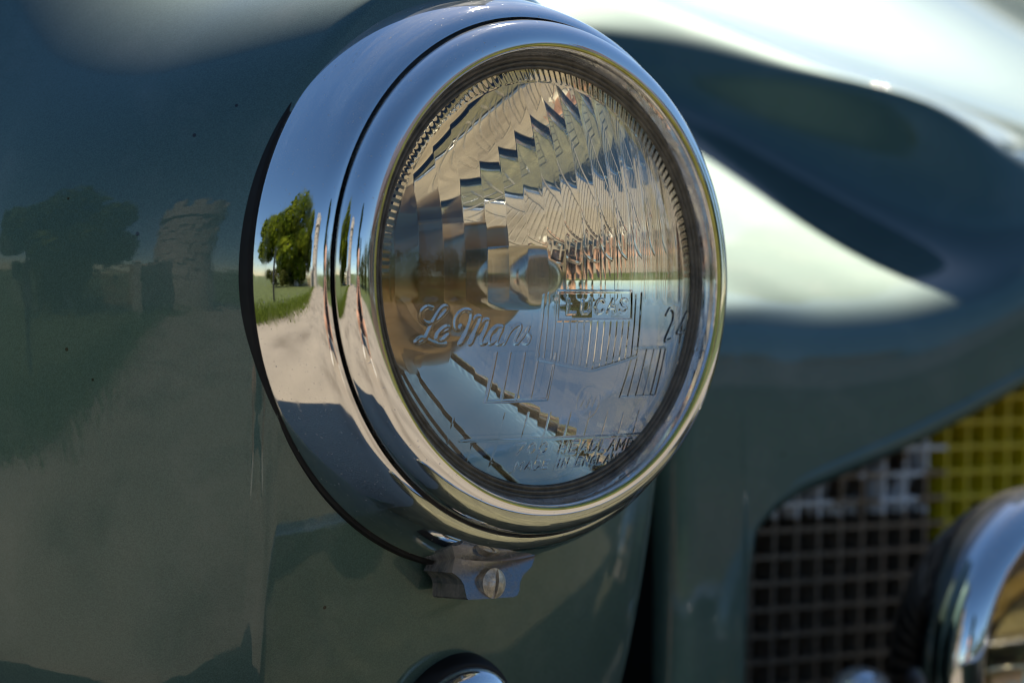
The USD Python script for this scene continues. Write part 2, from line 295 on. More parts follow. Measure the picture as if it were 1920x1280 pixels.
def make_lens(N=620):
    R = .0796
    x = np.linspace(-R, R, N); U, Vv = np.meshgrid(x, x); ok = U**2+Vv**2 <= R**2
    f = []
    i = np.arange(N*N).reshape(N, N)
    full = ok[:-1, :-1] & ok[:-1, 1:] & ok[1:, 1:] & ok[1:, :-1]
    q = np.stack([i[:-1, :-1], i[:-1, 1:], i[1:, 1:], i[1:, :-1]], -1)[full]
    used = np.unique(q); re = np.full(N*N, -1); re[used] = np.arange(len(used)); q = re[q]
    u, v = U.ravel()[used], Vv.ravel()[used]; r = np.hypot(u, v)
    dome = ZC+np.sqrt(RS**2-u**2-v**2)
    zo = dome + relief(u*1e3, v*1e3)*1e-3
    # flutes in the upper half, cylinders of alternating prism, and a knurled band near the edge
    pu = (u*1e3+1.5)/8.6; cell = np.floor(pu); fr = pu-cell
    fl = .23*(1-(2*fr-1)**2) + .05*fr*((cell % 3)-.6)
    m_ = smoothstep(v*1e3, -10.5, -7.2)
    ang = np.arctan2(v, u); kn = .14*np.sin(ang*170)*smoothstep(r*1e3, 71.8, 72.8)*smoothstep(v*1e3, -2, 6)
    m2 = 1-smoothstep(r*1e3, 71.4, 72.4)
    low = .06*(1-(2*((u*1e3-2)/10.2 % 1)-1)**2)*(1-m_)
    zi = dome - .0042 - (fl*m_*m2+kn*m_+low*m2)*1e-3
    n = len(u)
    vo = np.c_[u, v, zo]; vi = np.c_[u, v, zi]
    t = np.vstack([q[:, [0, 1, 2]], q[:, [0, 2, 3]]])
    e = np.vstack([t[:, [0, 1]], t[:, [1, 2]], t[:, [2, 0]]]); key = np.sort(e, 1)
    _, first, cnt = np.unique(key, axis=0, return_index=True, return_counts=True); be = e[first[cnt == 1]]
    side = np.vstack([np.c_[be[:, 1], be[:, 0], be[:, 0]+n], np.c_[be[:, 1], be[:, 0]+n, be[:, 1]+n]])
    P = np.vstack([vo, vi]) @ WL.T + LAMP
    return trimesh.Trimesh(P, np.vstack([t, t[:, ::-1]+n, side]), process=False)
obj('lens', make_lens(), glass, headlamp, smooth=True)
fo = .0265; rr = np.linspace(.0785, .013, 90)
refl = obj('reflector', lathe(np.c_[rr, rr**2/4/fo - .0785**2/4/fo - .0115], 200), mirror, headlamp, smooth=True)
def bulb():
    z0 = -.0685
    hold = lathe(np.vstack([[(.0001, z0+.030), (.014, z0+.030)], bez((.0185, z0+.029), 0, .003, (.0215, z0+.025), 90, .003, 6), [(.0215, z0+.010), (.0235, z0+.009), (.0235, z0-.004)]]), 96)
    cap = lathe(np.vstack([[(.0001, -.0085), (.0070, -.0087)], bez((.0075, -.0088), 0, .0030, (.0120, -.0140), 90, .0030, 12), [(.0120, -.027), (.0110, -.0275), (.0110, -.030), (.0120, -.0305), (.0120, -.040)]]), 96)
    return hold, cap
hold, cap = bulb()
obj('bulb_holder', hold, bulb_brass, headlamp, smooth=40)
bc = obj('bulb_cap', cap, bulb_tin, headlamp, smooth=40)

screw_m = simple('screw_steel', (.50, .44, .36), .3, .85, 300, .5, bump=.2, bscale=500)
# clip below the ring with its slotted screw
def lpt(u, v, z): return LAMP + WL @ V(u, v, z)
def clip_mesh():
    top = [(-20.5+q*41, -101.9-1.5*math.sin(math.pi*q)) for q in np.linspace(0, 1, 14)]
    out = [(14.8, -109.2), (9.5, -112.2), (7.2, -114.6), (5.8, -117.8), (4.2, -119.4), (2.2, -119.9), (-20.2, -119.9), (-20.8, -119.2), (-20.7, -114.4), (-21.6, -112.3), (-23.6, -110.5), (-25.2, -109.7)]
    pl = np.array(top+out)/1e3
    import shapely.geometry as sg
    ex = trimesh.creation.extrude_polygon(sg.Polygon(pl), .0125, engine='earcut')
    v = ex.vertices.copy(); z = np.where(v[:, 2] > .006, -.0320, -.0460)
    # the face leans back towards its foot
    z = z + np.where(v[:, 2] > .006, .36*(-.103-v[:, 1]), 0)
    return trimesh.Trimesh((np.c_[v[:, :2], z]) @ WL.T + LAMP, ex.faces, process=False)
clip = obj('rim_clip', clip_mesh(), steel, headlamp, label='pitted steel clip below the chrome ring')
sc = m3.Manifold.sphere(.0105, 96) ^ m3.Manifold.cylinder(.02, .0057, .0057, 64).translate([0, 0, .0078])
sc = sc.translate([0, 0, -.0070]) + m3.Manifold.cylinder(.004, .0057, .0057, 64).translate([0, 0, -.003])
sc = sc - m3.Manifold.cube([.0016, .03, .006], True).rotate([0, 0, -8]).translate([0, 0, .0048])
scm = trimesh.Trimesh(sc.to_mesh().vert_properties[:, :3], sc.to_mesh().tri_verts, process=False)
scm.vertices = (scm.vertices + V(-.0075, -.1143, -.0276)) @ WL.T + LAMP
obj('clip_screw', scm, screw_m, headlamp, smooth=35)

# front panel and bonnet: one column of surface per X, integrated up its lean
def lerp(x, xs, ys): return np.interp(x, xs, ys)
def open_top(X):
    return .70+lerp(X, [.229, .2305, .235, .246, .266, .303, .339, .376, .421, .5, .6], [-.19, -.135, -.111, -.100, -.091, -.081, -.071, -.059, -.043, -.026, -.020])
from scipy.interpolate import PchipInterpolator
NX = [.14, .20, .26, .30, .34, .38, .41, .425, .44, .46, .50, .60]
NODES = [PchipInterpolator(NX, q) for q in ([-.058, -.059, -.060, -.0565, -.0505, -.037, -.025, -.019, -.0145, -.008, .002, .006],
    [-.0125, -.0125, -.012, -.013, -.012, -.007, -.0005, .0045, .008, .0115, .0205, .024],
    [.105, .104, .103, .102, .101, .097, .074, .055, .030, .0175, .0235, .0265],
    [.131, .130, .129, .128, .127, .123, .108, .098, .086, .066, .051, .046])]
def column(X):
    Xm = X if X <= .6 else 1.2-X
    z0, zb, zt, zw = (float(q(Xm)) for q in NODES)
    inside = .229 < X < .971
    zs = open_top(Xm)-.70 if inside else -.40
    Z = [zs, z0, z0+.6*(zb-z0), zb, zb+.15*(zt-zb), zt-.12*(zt-zb), zt+.008, zw-.012, zw, zw+.012]
    E = [-6 if not inside else -6+10*(zs+.4)/(z0+.4), 4, 14, lerp(Xm, [.408, .432], [46, 30]), lerp(Xm, [.408, .432], [62, 31]), lerp(Xm, [.408, .432], [67, 30]), lerp(Xm, [.408, .432], [36, 29]), 27, 61, float(np.interp(Xm, [.2, .38, .46, .6], [66, 67, 71, 74]))]
    Z = np.maximum.accumulate(np.array(Z)+np.arange(len(Z))*1e-5)
    zz = np.concatenate([np.linspace(Z[k], Z[k+1], 9)[:-1] for k in range(len(Z)-1)] + [[Z[-1]]])
    ee = np.interp(zz, Z, E)
    ee = np.convolve(np.pad(ee, 4, mode='edge'), np.ones(5)/5, 'same')[4:-4]
    Yb = .128 + .035*smoothstep(X, .6, .2)*0
    dY = np.concatenate([[0], np.cumsum(np.diff(zz)*np.tan(np.radians((ee[1:]+ee[:-1])/2)))])
    dY -= dY[8]
    rl = .014; xl = X-.185
    edge = (rl-math.sqrt(max(rl*rl-(rl-xl)**2, 0))) if xl < rl else 0
    if X > 1.0: edge = (X-1.0)*.3
    Y = Yb + dY + edge
    Y = Y + .22*max(0, .5-Xm)*smoothstep(zz, zb-.003, zb+.035)
    # the bonnet runs back
    ys = np.linspace(0, 1, 22)[1:]; Yt = Y[-1]+(1.6-Y[-1])*ys**1.3
    et = np.interp(ys, [0, .3, .6, 1], [E[-1], E[-1]+2, 75, 86]); zt_ = zz[-1]+np.cumsum(np.diff(np.concatenate([[Y[-1]], Yt]))/np.tan(np.radians(et)))
    return np.stack([np.full(len(zz)+len(ys), X), np.concatenate([Y, Yt]), .70+np.concatenate([zz, zt_])], -1)
xs = np.unique(np.concatenate([np.concatenate([.1851+.016*np.linspace(0, 1, 12)**2, np.linspace(.204, .229, 12)]), np.linspace(.22905, .30, 34), np.linspace(.30, .62, 90), np.linspace(.62, .955, 30), [.9712], np.linspace(.97, 1.10, 10)]))
G = np.array([column(x) for x in xs]).transpose(1, 0, 2)
# soften from column to column, and let the edge of the bonnet bulge be round
from scipy.ndimage import gaussian_filter1d
Gs = gaussian_filter1d(gaussian_filter1d(G, 2.8, axis=0, mode='nearest'), 2.5, axis=1, mode='nearest')
kx = smoothstep(xs, .245, .30)[None, :, None]*smoothstep(np.arange(G.shape[0]), 6, 14)[:, None, None]*(xs < .95)[None, :, None]
Gs = G*(1-kx)+Gs*kx
kt = smoothstep(np.arange(G.shape[0]), 62, 76)[:, None, None]*(xs < .95)[None, :, None]
Gs = Gs*(1-kt)+gaussian_filter1d(Gs, 9, axis=1, mode='nearest')*kt
panel = obj('front_panel', grid(Gs, flip=False), paint, car, smooth=True)
lip = np.array([(x, .128+.004, open_top(x)) for x in np.concatenate([[.229, .2293, .2305, .2325], np.linspace(.235, .60, 50)])])
lip = np.vstack([[(.229, .132, .30), (.229, .132, .45)], lip]); lip = np.vstack([lip, (lip[:-1]*V(-1, 1, 1)+V(1.2, 0, 0))[::-1]])
obj('grille_surround', tube(catmull(lip, 4), .0065, 12), paint, car, smooth=True)

# grille: egg crate bars, part painted
barpaint = mat(stage, L_+'painted_grille', {
    'g': ('geometry', {}), 's': ('separate_xyz', {}), 'n': ('noise_texture', {'scale': 55., 'detail': 3.}), 'n2': ('noise_texture', {'scale': 400., 'detail': 4.}),
    'w': ('math', {'math_type': 'multiply_add', 'value2': .006}),
    'ye': ('math', {'math_type': 'greater_than', 'value2': .4165}), 'yz': ('math', {'math_type': 'greater_than', 'value2': .574}), 'ya': ('math', {'math_type': 'multiply'}),
    'wz': ('math', {'math_type': 'greater_than', 'value2': .5885}), 'wn': ('math', {'math_type': 'greater_than', 'value2': .47}), 'wa': ('math', {'math_type': 'multiply'}),
    'c1': ('mix', {'color1': (.24, .19, .145), 'color2': (.66, .70, .76)}), 'c2': ('mix', {'color2': (.62, .48, .010)}),
    'rr': ('map_range', {'from_min': .3, 'from_max': .7, 'to_min': .25, 'to_max': .6}),
    'mt': ('math', {'math_type': 'subtract', 'value1': .8, 'use_clamp': True}), 'ws': ('math', {'math_type': 'maximum'}),
    'p': ('principled_bsdf', {})},
    [('g.position', 's.vector'), ('g.position', 'n.vector'), ('g.position', 'n2.vector'), ('s.x', 'ye.value1'), ('s.z', 'yz.value1'), ('ye.value', 'ya.value1'), ('yz.value', 'ya.value2'),
     ('s.z', 'wz.value1'), ('n.fac', 'wn.value1'), ('wz.value', 'wa.value1'), ('wn.value', 'wa.value2'), ('wa.value', 'c1.fac'), ('c1.color', 'c2.color1'), ('ya.value', 'c2.fac'), ('c2.color', 'p.base_color'),
     ('ya.value', 'ws.value1'), ('wa.value', 'ws.value2'), ('ws.value', 'mt.value2'), ('mt.value', 'p.metallic'), ('n2.fac', 'rr.value'), ('rr.result', 'p.roughness')], surface='p.BSDF')
grille = UsdGeom.Xform.Define(stage, str(car.GetPath())+'/grille').GetPrim()
tag(grille, 'egg crate grille, upper corner painted yellow')
def bar_mesh(a, b, w, d):
    a, b = V(*a), V(*b); e = b-a
    if abs(e[0]) > abs(e[2]): q = box(a[0], b[0], a[1]-d/2, a[1]+d/2, a[2]-w/2, a[2]+w/2)
    else: q = box(a[0]-w/2, a[0]+w/2, a[1]-d/2, a[1]+d/2, a[2], b[2])
    return q
for k in range(27):
    x = .2395+.0149*k; obj('upright_bar', bar_mesh((x, .180, .44), (x, .180, open_top(max(x, .2475))+.012), .0020, .011), barpaint, grille)
for k in range(19):
    z = .4493+.01215*k; xl_ = .24 if z < .60 else float(np.interp(z, [.589, .609, .619, .629, .641, .657, .674, .680], [.232, .262, .296, .332, .369, .414, .49, .58])); obj('cross_bar', bar_mesh((xl_, .1785, z), (.66, .1785, z), .0020, .011), barpaint, grille)
obj('radiator_core', box(.15, 1.05, .235, .25, .30, .68), void, car)

# inner body: what casts the car's shadow
shell = m3.Manifold.batch_hull([m3.Manifold.cube([1.16, 2.4, .30]).translate([-.10, .42, .22]), m3.Manifold.cube([.95, 1.2, .30]).translate([0.02, .50, .42])])
shell2 = m3.Manifold.cube([1.1, 1.9, .3]).translate([-.06, 1.55, .45])
obj('body_shell', shell + shell2, void, car)
obj('front_apron', cat_(box(-.02, 1.22, .20, .30, .22, .44)), dark_metal, car)
ofw = WS.copy(); ofw[..., 0] = 1.2-ofw[..., 0]
obj('front_wing', grid(ofw, flip=True), paint, car, smooth=True)

tray_m = simple('dusty_undertray', (.12, .112, .062), .8, noise=30, amount=.4)
# front bumper: a chrome blade with a rounded end, just below the picture; the lamp ring and the panel mirror it
bp = np.array([(.0, -.098), (.012, -.088), (.024, -.052), (.030, .0), (.024, .042), (.012, .070), (.0, .078), (-.003, .064), (.010, .0), (-.003, -.084)])
bx = np.concatenate([-.100+.055*(1-np.cos(np.linspace(0, np.pi/2, 10))), np.linspace(-.03, 1.40, 20), 1.42+.055*np.sin(np.linspace(0, np.pi/2, 10))])
rows = []
for x in bx:
    k = min(1., math.sqrt(max(1-((max(-.045-x, x-1.42, 0))/.055)**2, .0004))); arc = .12*(abs(x-.6)/.7)**2.4
    rows.append(np.c_[np.full(len(bp)+1, x), -.185+arc-np.append(bp[:, 0], bp[0, 0])*k, .470+np.append(bp[:, 1], bp[0, 1])*k])
obj('front_bumper', grid(np.array(rows), flip=True), chrome, car, smooth=40)

obj('bumper_valance', cat_(box(-.06, 1.33, -.165, .22, .395, .405), box(-.06, 1.33, -.168, -.160, .37, .41)), tray_m, car)

# side lamp below
SLO = V(.005, .050, .5238); SF = np.c_[[1, 0, 0], [0, -.26, .966], [0, -.966, -.26]]
side = obj('side_lamp', lathe(np.vstack([[(.0150, .002)], bez((.0175, .0035), -30, .002, (.0258, -.004), 88, .005, 16), [(.0260, -.010)]]), 96, SF, SLO), chrome, car, smooth=50, label='small round side lamp below the headlamp')
obj('gasket', lathe(np.vstack([bez((.0259, -.005), 0, .002, (.0288, -.010), 80, .002, 8), [(.029, -.03)]]), 96, SF, SLO), rubber, side, smooth=50)
obj('lens', lathe(np.c_[np.linspace(.0001, .0170, 12), .008-.0060*(np.linspace(0, 1, 12))**2], 96, SF, SLO), glass, side, smooth=True)
obj('bowl', lathe(np.c_[np.linspace(.0001, .0170, 12), -.012+.012*(np.linspace(0, 1, 12))**2], 96, SF, SLO), mirror, side, smooth=True)

# driving lamp in front of the grille
DLO = V(.366, .045, .528); DF = np.c_[[1, 0, 0], [0, 0, 1], [0, -1, 0]]
dl = obj('driving_lamp', lathe(np.vstack([[(.0700, .001), (.0708, .003)], bez((.0725, .0045), 5, .004, (.0830, -.008), 88, .006, 24), [(.0832, -.013), (.0815, -.0145)]]), 160, DF, DLO), chrome, car, smooth=50, label='chrome rimmed driving lamp in front of the grille')
obj('bowl', lathe(np.vstack([bez((.0812, -.0135), 75, .02, (.03, -.075), 178, .035, 30), [(.0001, -.0755)]]), 128, DF, DLO), chrome_look('dark_chrome', (.30, .28, .27), .07, .1), dl, smooth=True)
rl_ = np.linspace(.0001, .0705, 30)
lo = np.c_[rl_, .012-.010*(rl_/.0705)**2]; li = np.c_[rl_[::-1], .008-.010*(rl_[::-1]/.0705)**2]
obj('lens', lathe(np.vstack([lo, li]), 128, DF, DLO), glass, dl, smooth=60)
rq = np.linspace(.0001, .072, 40); obj('reflector', lathe(np.c_[rq, rq**2/.1-.072**2/.1-.003], 128, DF, DLO), mat(stage, L_+'yellowed_reflector', {'p': ('principled_bsdf', {'base_color': (.80, .66, .42), 'metallic': 1., 'roughness': .08})}, [], surface='p.BSDF'), dl, smooth=True)
obj('stalk', tube([(.352, .09, .455), (.352, .10, .40)], .009, 12), chrome, dl, smooth=40)
bolt = m3.Manifold.sphere(.0135, 48).scale([1, 1, .75]).translate([.274, .095, .519])
obj('mounting_bolt', cat_(trimesh.Trimesh(bolt.to_mesh().vert_properties[:, :3], bolt.to_mesh().tri_verts), tube([(.274, .095, .44), (.274, .095, .50)], .007, 12)), chrome_worn, car, smooth=40)

# ------------------------------------------------------------------ the setting that the chrome reflects
def pol(az, d, z=0.):
    a = math.radians(az); return V(-d*math.sin(a), -d*math.cos(a), z)
road_m = mat(stage, L_+'gravel_road', {
    'g': ('geometry', {}), 'n1': ('noise_texture', {'scale': 220., 'detail': 4., 'roughness': .8}), 'n2': ('noise_texture', {'scale': 1.4, 'detail': 6.}), 'v': ('voronoi_texture', {'scale': 95.}),
    'r1': ('rgb_ramp', {'ramp': [(.3, (.20, .175, .145)), (.55, (.41, .355, .28)), (.8, (.60, .53, .44))]}), 'r2': ('rgb_ramp', {'ramp': [(.33, (.62, .60, .57)), (.48, (.95, .94, .92)), (.66, (1.12, 1.10, 1.06))]}),
    'm': ('mix', {'mix_type': 'multiply', 'fac': 1.}), 'b': ('bump', {'strength': .6, 'distance': .004}), 'p': ('principled_bsdf', {'roughness': .9, 'specular_ior_level': .2})},
    [('g.position', 'n1.vector'), ('g.position', 'n2.vector'), ('g.position', 'v.vector'), ('n1.fac', 'r1.fac'), ('n2.fac', 'r2.fac'), ('r1.color', 'm.color1'), ('r2.color', 'm.color2'), ('m.color', 'p.base_color'),
     ('v.distance', 'b.height'), ('b.normal', 'p.normal')], surface='p.BSDF')
grass_m = simple('grass_look', (.095, .12, .03), .9, noise=3.5, amount=.55, bump=.6, bscale=60)
blade_m = mat(stage, L_+'grass_blades', {'d': ('diffuse_bsdf', {'color': (.13, .17, .03)}), 't': ('translucent_bsdf', {'color': (.16, .20, .03)}), 'x': ('mix_closure', {'fac': .4})}, [('d.BSDF', 'x.closure1'), ('t.BSDF', 'x.closure2')], surface='x.closure')
def leaf_look(name, a, b):
    return mat(stage, L_+name, {'g': ('geometry', {}), 'n': ('noise_texture', {'scale': 1.3, 'detail': 3.}), 'r': ('rgb_ramp', {'ramp': [(.35, a), (.65, b)]}),
        'd': ('diffuse_bsdf', {}), 't': ('translucent_bsdf', {}), 'x': ('mix_closure', {'fac': .4})},
        [('g.position', 'n.vector'), ('n.fac', 'r.fac'), ('r.color', 'd.color'), ('r.color', 't.color'), ('d.BSDF', 'x.closure1'), ('t.BSDF', 'x.closure2')], surface='x.closure')
leaf_a = leaf_look('summer_leaves', (.07, .105, .010), (.20, .23, .02)); leaf_b = leaf_look('dark_leaves', (.018, .035, .010), (.045, .07, .018)); leaf_c = leaf_look('hedge_leaves', (.05, .065, .014), (.12, .12, .03))
bark = simple('bark', (.10, .075, .05), .9, noise=14, amount=.4, bump=.5)
stone_m = simple('grey_stone', (.40, .36, .31), .9, noise=6, amount=.4, bump=.5, bscale=25)
pink_m = simple('pink_stone', (.42, .26, .19), .9, noise=4, amount=.3, bump=.4, bscale=20)
slate = simple('roof_slate', (.12, .10, .11), .6, noise=5, amount=.3)
wood = simple('weathered_wood', (.38, .26, .15), .8, noise=12, amount=.3)
pane_m = simple('window_pane', (.02, .025, .03), .08)
white_p = simple('white_window_paint', (.7, .68, .62), .5)

# ground: grass everywhere, the road laid over it
gx = np.concatenate([np.linspace(-900, -40, 12), np.linspace(-38, 38, 60), np.linspace(40, 900, 12)])
GX, GY = np.meshgrid(gx, gx); far = np.hypot(GX, GY)
def land(x, y):
    r = np.hypot(x, y); az = np.degrees(np.arctan2(-x, -y))
    return -.02 + np.clip(r-26, 0, 60)*.10*smoothstep(np.cos(np.radians(az-25)), .2, .95) + .25*np.clip(r-90, 0, 200)*.12*smoothstep(np.cos(np.radians(az-25)), .3, 1.)
obj('ground', grid(np.stack([GX, GY, land(GX, GY)], -1)), grass_m, smooth=True, kind='structure', label='grass ground rising to a hillside')
verge = np.array([(-1.2, 60), (-1.6, 8), (-1.8, 4.2), (-2.1, 2.3), (-2.7, 1.45), (-4.3, .9), (-7, .2), (-11.4, -1.2), (-16, -4), (-30, -11)])
far_edge = np.array([(30, 60), (30, 8), (12, 4), (9, 1.5), (7.5, -1), (6.0, -4.5), (3.6, -9), (-1, -12), (-11.5, -11), (-26, -18)])
a = catmull(verge, 12); b = catmull(far_edge, 12); n = min(len(a), len(b))
T_ = np.linspace(0, 1, 30)[:, None, None]
VERGE = a
R_ = a[None, :n]*(1-T_)+b[None, :n]*T_
obj('road', grid(np.concatenate([R_, np.full(R_.shape[:2]+(1,), 0.)], -1), flip=False), road_m, kind='structure', label='pale worn gravel lane in front of the car')

def crown_mesh(center, radii, n, size, seed, clumps=26):
    r = np.random.default_rng(seed); center = V(*center); radii = V(*radii)
    d = r.normal(size=(clumps, 3)); d /= np.linalg.norm(d, axis=1, keepdims=True)
    cc = center + d*radii*r.uniform(.45, .92, (clumps, 1)); cr = radii.mean()*r.uniform(.22, .42, clumps)
    k = r.integers(0, clumps, n); dd = r.normal(size=(n, 3)); dd /= np.linalg.norm(dd, axis=1, keepdims=True)
    P = cc[k] + dd*cr[k][:, None]*r.uniform(.6, 1.05, (n, 1))
    nn = dd + r.normal(size=(n, 3))*.6; nn /= np.linalg.norm(nn, axis=1, keepdims=True)
    t = np.cross(nn, r.normal(size=(n, 3))); t /= np.linalg.norm(t, axis=1, keepdims=True); bb = np.cross(nn, t)
    s = size*r.uniform(.6, 1.3, (n, 1))
    v = np.stack([P-t*s, P-bb*s*.6, P+t*s, P+bb*s*.6], 1).reshape(-1, 3); q = np.arange(4*n).reshape(n, 4)
    return trimesh.Trimesh(v, np.vstack([q[:, [0, 1, 2]], q[:, [0, 2, 3]]]), process=False)
def tree(name, label, loc, h, w, look, seed, n=5000, size=.16, cat='tree', low=.18, group=None):
    t = thing(name, label, cat, group=group)
    x, y = loc; z = float(land(x, y))
    obj('trunk', tube([(x, y, z-.1), (x+.05, y, z+h*.3), (x-.04, y+.05, z+h*.72)], [w*.06+.06, w*.045+.04, .03], 10), bark, t, smooth=True)
    rz = h*(1-low)/2
    obj('crown', crown_mesh((x, y, z+h*low+rz), (w/2, w/2, rz), n, size, seed), look, t)
    return t
p = pol(104, 15.5); tree('broadleaf_tree', 'wide sunlit broadleaf tree above the field gate', p[:2], 6.9, 9.4, leaf_a, 1, 22000, .26, low=.05)
p = pol(43, 22); tree('cypress_tree', 'tall narrow dark conifer behind the photographer', p[:2], 11.5, 3.2, leaf_b, 2, 9000, .24, low=.02)
p = pol(33, 26); tree('cypress_tree', 'shorter dark conifer right of the tallest one', p[:2], 7, 3.0, leaf_b, 12, 4000, .16, low=.02)
for k, (az, d, h, w, lk, lab) in enumerate([(22, 30, 4.5, 8, leaf_c, 'olive bush on the slope nearest the conifers'), (8, 33, 5.2, 10, leaf_c, 'broad olive bush on the middle of the slope'), (-8, 36, 5.5, 9, leaf_b, 'dark round tree at the slope foot near the house'), (-58, 26, 7, 8, leaf_b, 'dark tree beyond the far end of the house'), (-80, 30, 9, 10, leaf_a, 'green tree across the lane from the bonnet')]):
    p = pol(az, d); tree('slope_tree', lab, p[:2], h, w, lk, 20+k, 3500, .22, low=.05)
p = pol(84, 12.6); 
def bush(label, az, d, h, w, lk, seed):
    t = thing('verge_bush', label, 'bush'); q = pol(az, d)
    obj('stem', tube([(q[0], q[1], -.1), (q[0], q[1], h*.6)], [.04, .01], 8), bark, t)
    obj('foliage', crown_mesh((q[0], q[1], h*.5), (w/2, w/2, h*.5), 1500, .08, seed, 14), lk, t)
bush('low dark bush beside the gate pier', 107, 13.2, 1.4, 2.0, leaf_b, 41); bush('low olive bush at the verge end', 113, 12, 1.2, 2.4, leaf_c, 42)

# tower, wall, piers, gate
def rubble_ring(cx, cy, r, z0, z1, course, seed, thick=.22, a0=0, a1=2*math.pi):
    rr = np.random.default_rng(seed); ms = []; z = z0
    while z < z1-.05:
        h = min(course*rr.uniform(.8, 1.2), z1-z); a = a0+rr.uniform(0, .2)
        while a < a1+.0:
            da = rr.uniform(.35, .75)/r; d = rr.uniform(-.09, .10)
            aa = np.linspace(a, a+da-.02/r, 3); ro = r+d; pts = []
            for q in aa:
                for rad in (ro-thick, ro):
                    for zz in (z+.012, z+h-.012): pts.append([cx+rad*math.cos(q), cy+rad*math.sin(q), zz])
            ms.append(trimesh.convex.convex_hull(np.array(pts))); a += da
        z += h
    return cat_(*ms)
tp = pol(78, 17.5)
tower = thing('stone_tower', 'round battlemented stone tower beside the lane', 'tower')
obj('core', trimesh.creation.cylinder(1.75, 6.4, sections=40, transform=trimesh.transformations.translation_matrix([tp[0], tp[1], 3.15])), stone_m, tower)
obj('stonework', rubble_ring(tp[0], tp[1], 1.9, 0, 5.8, .42, 3), stone_m, tower, kind='stuff')
obj('string_course', trimesh.creation.annulus(1.7, 2.12, .16, sections=40, transform=trimesh.transformations.translation_matrix([tp[0], tp[1], 5.88])), stone_m, tower)
obj('parapet', trimesh.creation.annulus(1.62, 2.0, .7, sections=40, transform=trimesh.transformations.translation_matrix([tp[0], tp[1], 6.26])), stone_m, tower)
for k in range(9):
    a = 2*math.pi*k/9; aa = np.linspace(a, a+.42, 4); pts = [[tp[0]+r*math.cos(q), tp[1]+r*math.sin(q), z] for q in aa for r in (1.62, 2.0) for z in (6.6, 7.1+.25*math.sin(k*2.3))]
    obj('merlon', trimesh.convex.convex_hull(np.array(pts)), stone_m, tower)
def straight_wall(name, label, a, b, h0, h1, seed, cat='wall'):
    a, b = V(*a), V(*b); e = b[:2]-a[:2]; Ln = np.linalg.norm(e); e /= Ln; nrm = V(-e[1], e[0]); rr = np.random.default_rng(seed); ms = []
    z = 0
    while z < max(h0, h1):
        s = rr.uniform(-.2, 0); h = rr.uniform(.18, .28)
        while s < Ln:
            l = rr.uniform(.25, .55); hh = h0+(h1-h0)*np.clip(s/Ln, 0, 1)
            if z < hh:
                c = a[:2]+e*(s+l/2); d = .2+rr.uniform(-.02, .03)
                pts = [[*(c+e*u*(l/2-.012)+nrm*w*d), z+zz] for u in (-1, 1) for w in (-1, 1) for zz in (.01, h-.01)]; ms.append(trimesh.convex.convex_hull(np.array(pts)))
            s += l
        z += h
    t = thing(name, label, cat); obj('stonework', cat_(*ms), stone_m, t, kind='stuff')
    obj('coping', trimesh.convex.convex_hull(np.array([[*(q[:2]+nrm*w*.26), hh+zz] for q, hh in ((a, h0), (b, h1)) for w in (-1, 1) for zz in (.0, .10)])) , stone_m, t)
ta, tb = pol(80, 16.2), pol(86.5, 14.0)
straight_wall('field_wall', 'stone wall sloping down from the tower to the gate', ta, tb, 2.1, 1.1, 5)
def pier(label, q, h, s):
    t = thing('gate_pier', label, 'gate pier'); z = 0; k = 0
    while z < h:
        hh = .24; obj('stone_block', box(q[0]-s+.01*(k % 2), q[0]+s-.012*(k % 3), q[1]-s+.008*(k % 3), q[1]+s-.01*(k % 2), z, z+hh-.012), stone_m, t); z += hh; k += 1
    obj('cap', trimesh.convex.convex_hull(np.array([[q[0]+x*(s+.06), q[1]+y*(s+.06), z] for x in (-1, 1) for y in (-1, 1)]+[[q[0], q[1], z+.22]])), stone_m, t)
g0, g1 = pol(89, 13.4), pol(102, 13.0)
pier('square stone pier on the tower side of the gate', pol(88, 13.5), 1.35, .22); pier('square stone pier on the tree side of the gate', pol(103.5, 13.), 1.45, .26)
gate = thing('field_gate', 'pale wooden five bar gate between two stone piers', 'gate')
e = (g1-g0)/np.linalg.norm(g1-g0)
def plank(a, b, w, d):
    a, b = V(*a), V(*b); t = (b-a)/np.linalg.norm(b-a); n_ = V(-e[1], e[0], 0); s = np.cross(t, n_)
    return trimesh.convex.convex_hull(np.array([q+s*x*w/2+n_*y*d/2 for q in (a, b) for x in (-1, 1) for y in (-1, 1)]))
for k, z in enumerate((.18, .38, .60, .84, 1.14)): obj('rail', plank(g0+V(0, 0, z), g1+V(0, 0, z), .10, .035), wood, gate)
for q in (g0+e*.05, g1-e*.05): obj('stile', plank(q+V(0, 0, .08), q+V(0, 0, 1.25), .11, .05), wood, gate)
n_ = V(-e[1], e[0], 0)
obj('brace', plank(g0+V(0, 0, .16)+n_*.045, g1+V(0, 0, 1.12)+n_*.045, .09, .03), wood, gate)
tp2 = pol(114, 5.2); post = thing('marker_post', 'thin dark post standing on the verge', 'post'); obj('shaft', tube([(tp2[0], tp2[1], -.1), (tp2[0], tp2[1], 1.5)], .035, 10), dark_metal, post, smooth=40); obj('cap', trimesh.creation.box([.09, .09, .03], transform=trimesh.transformations.translation_matrix([tp2[0], tp2[1], 1.51])), dark_metal, post)

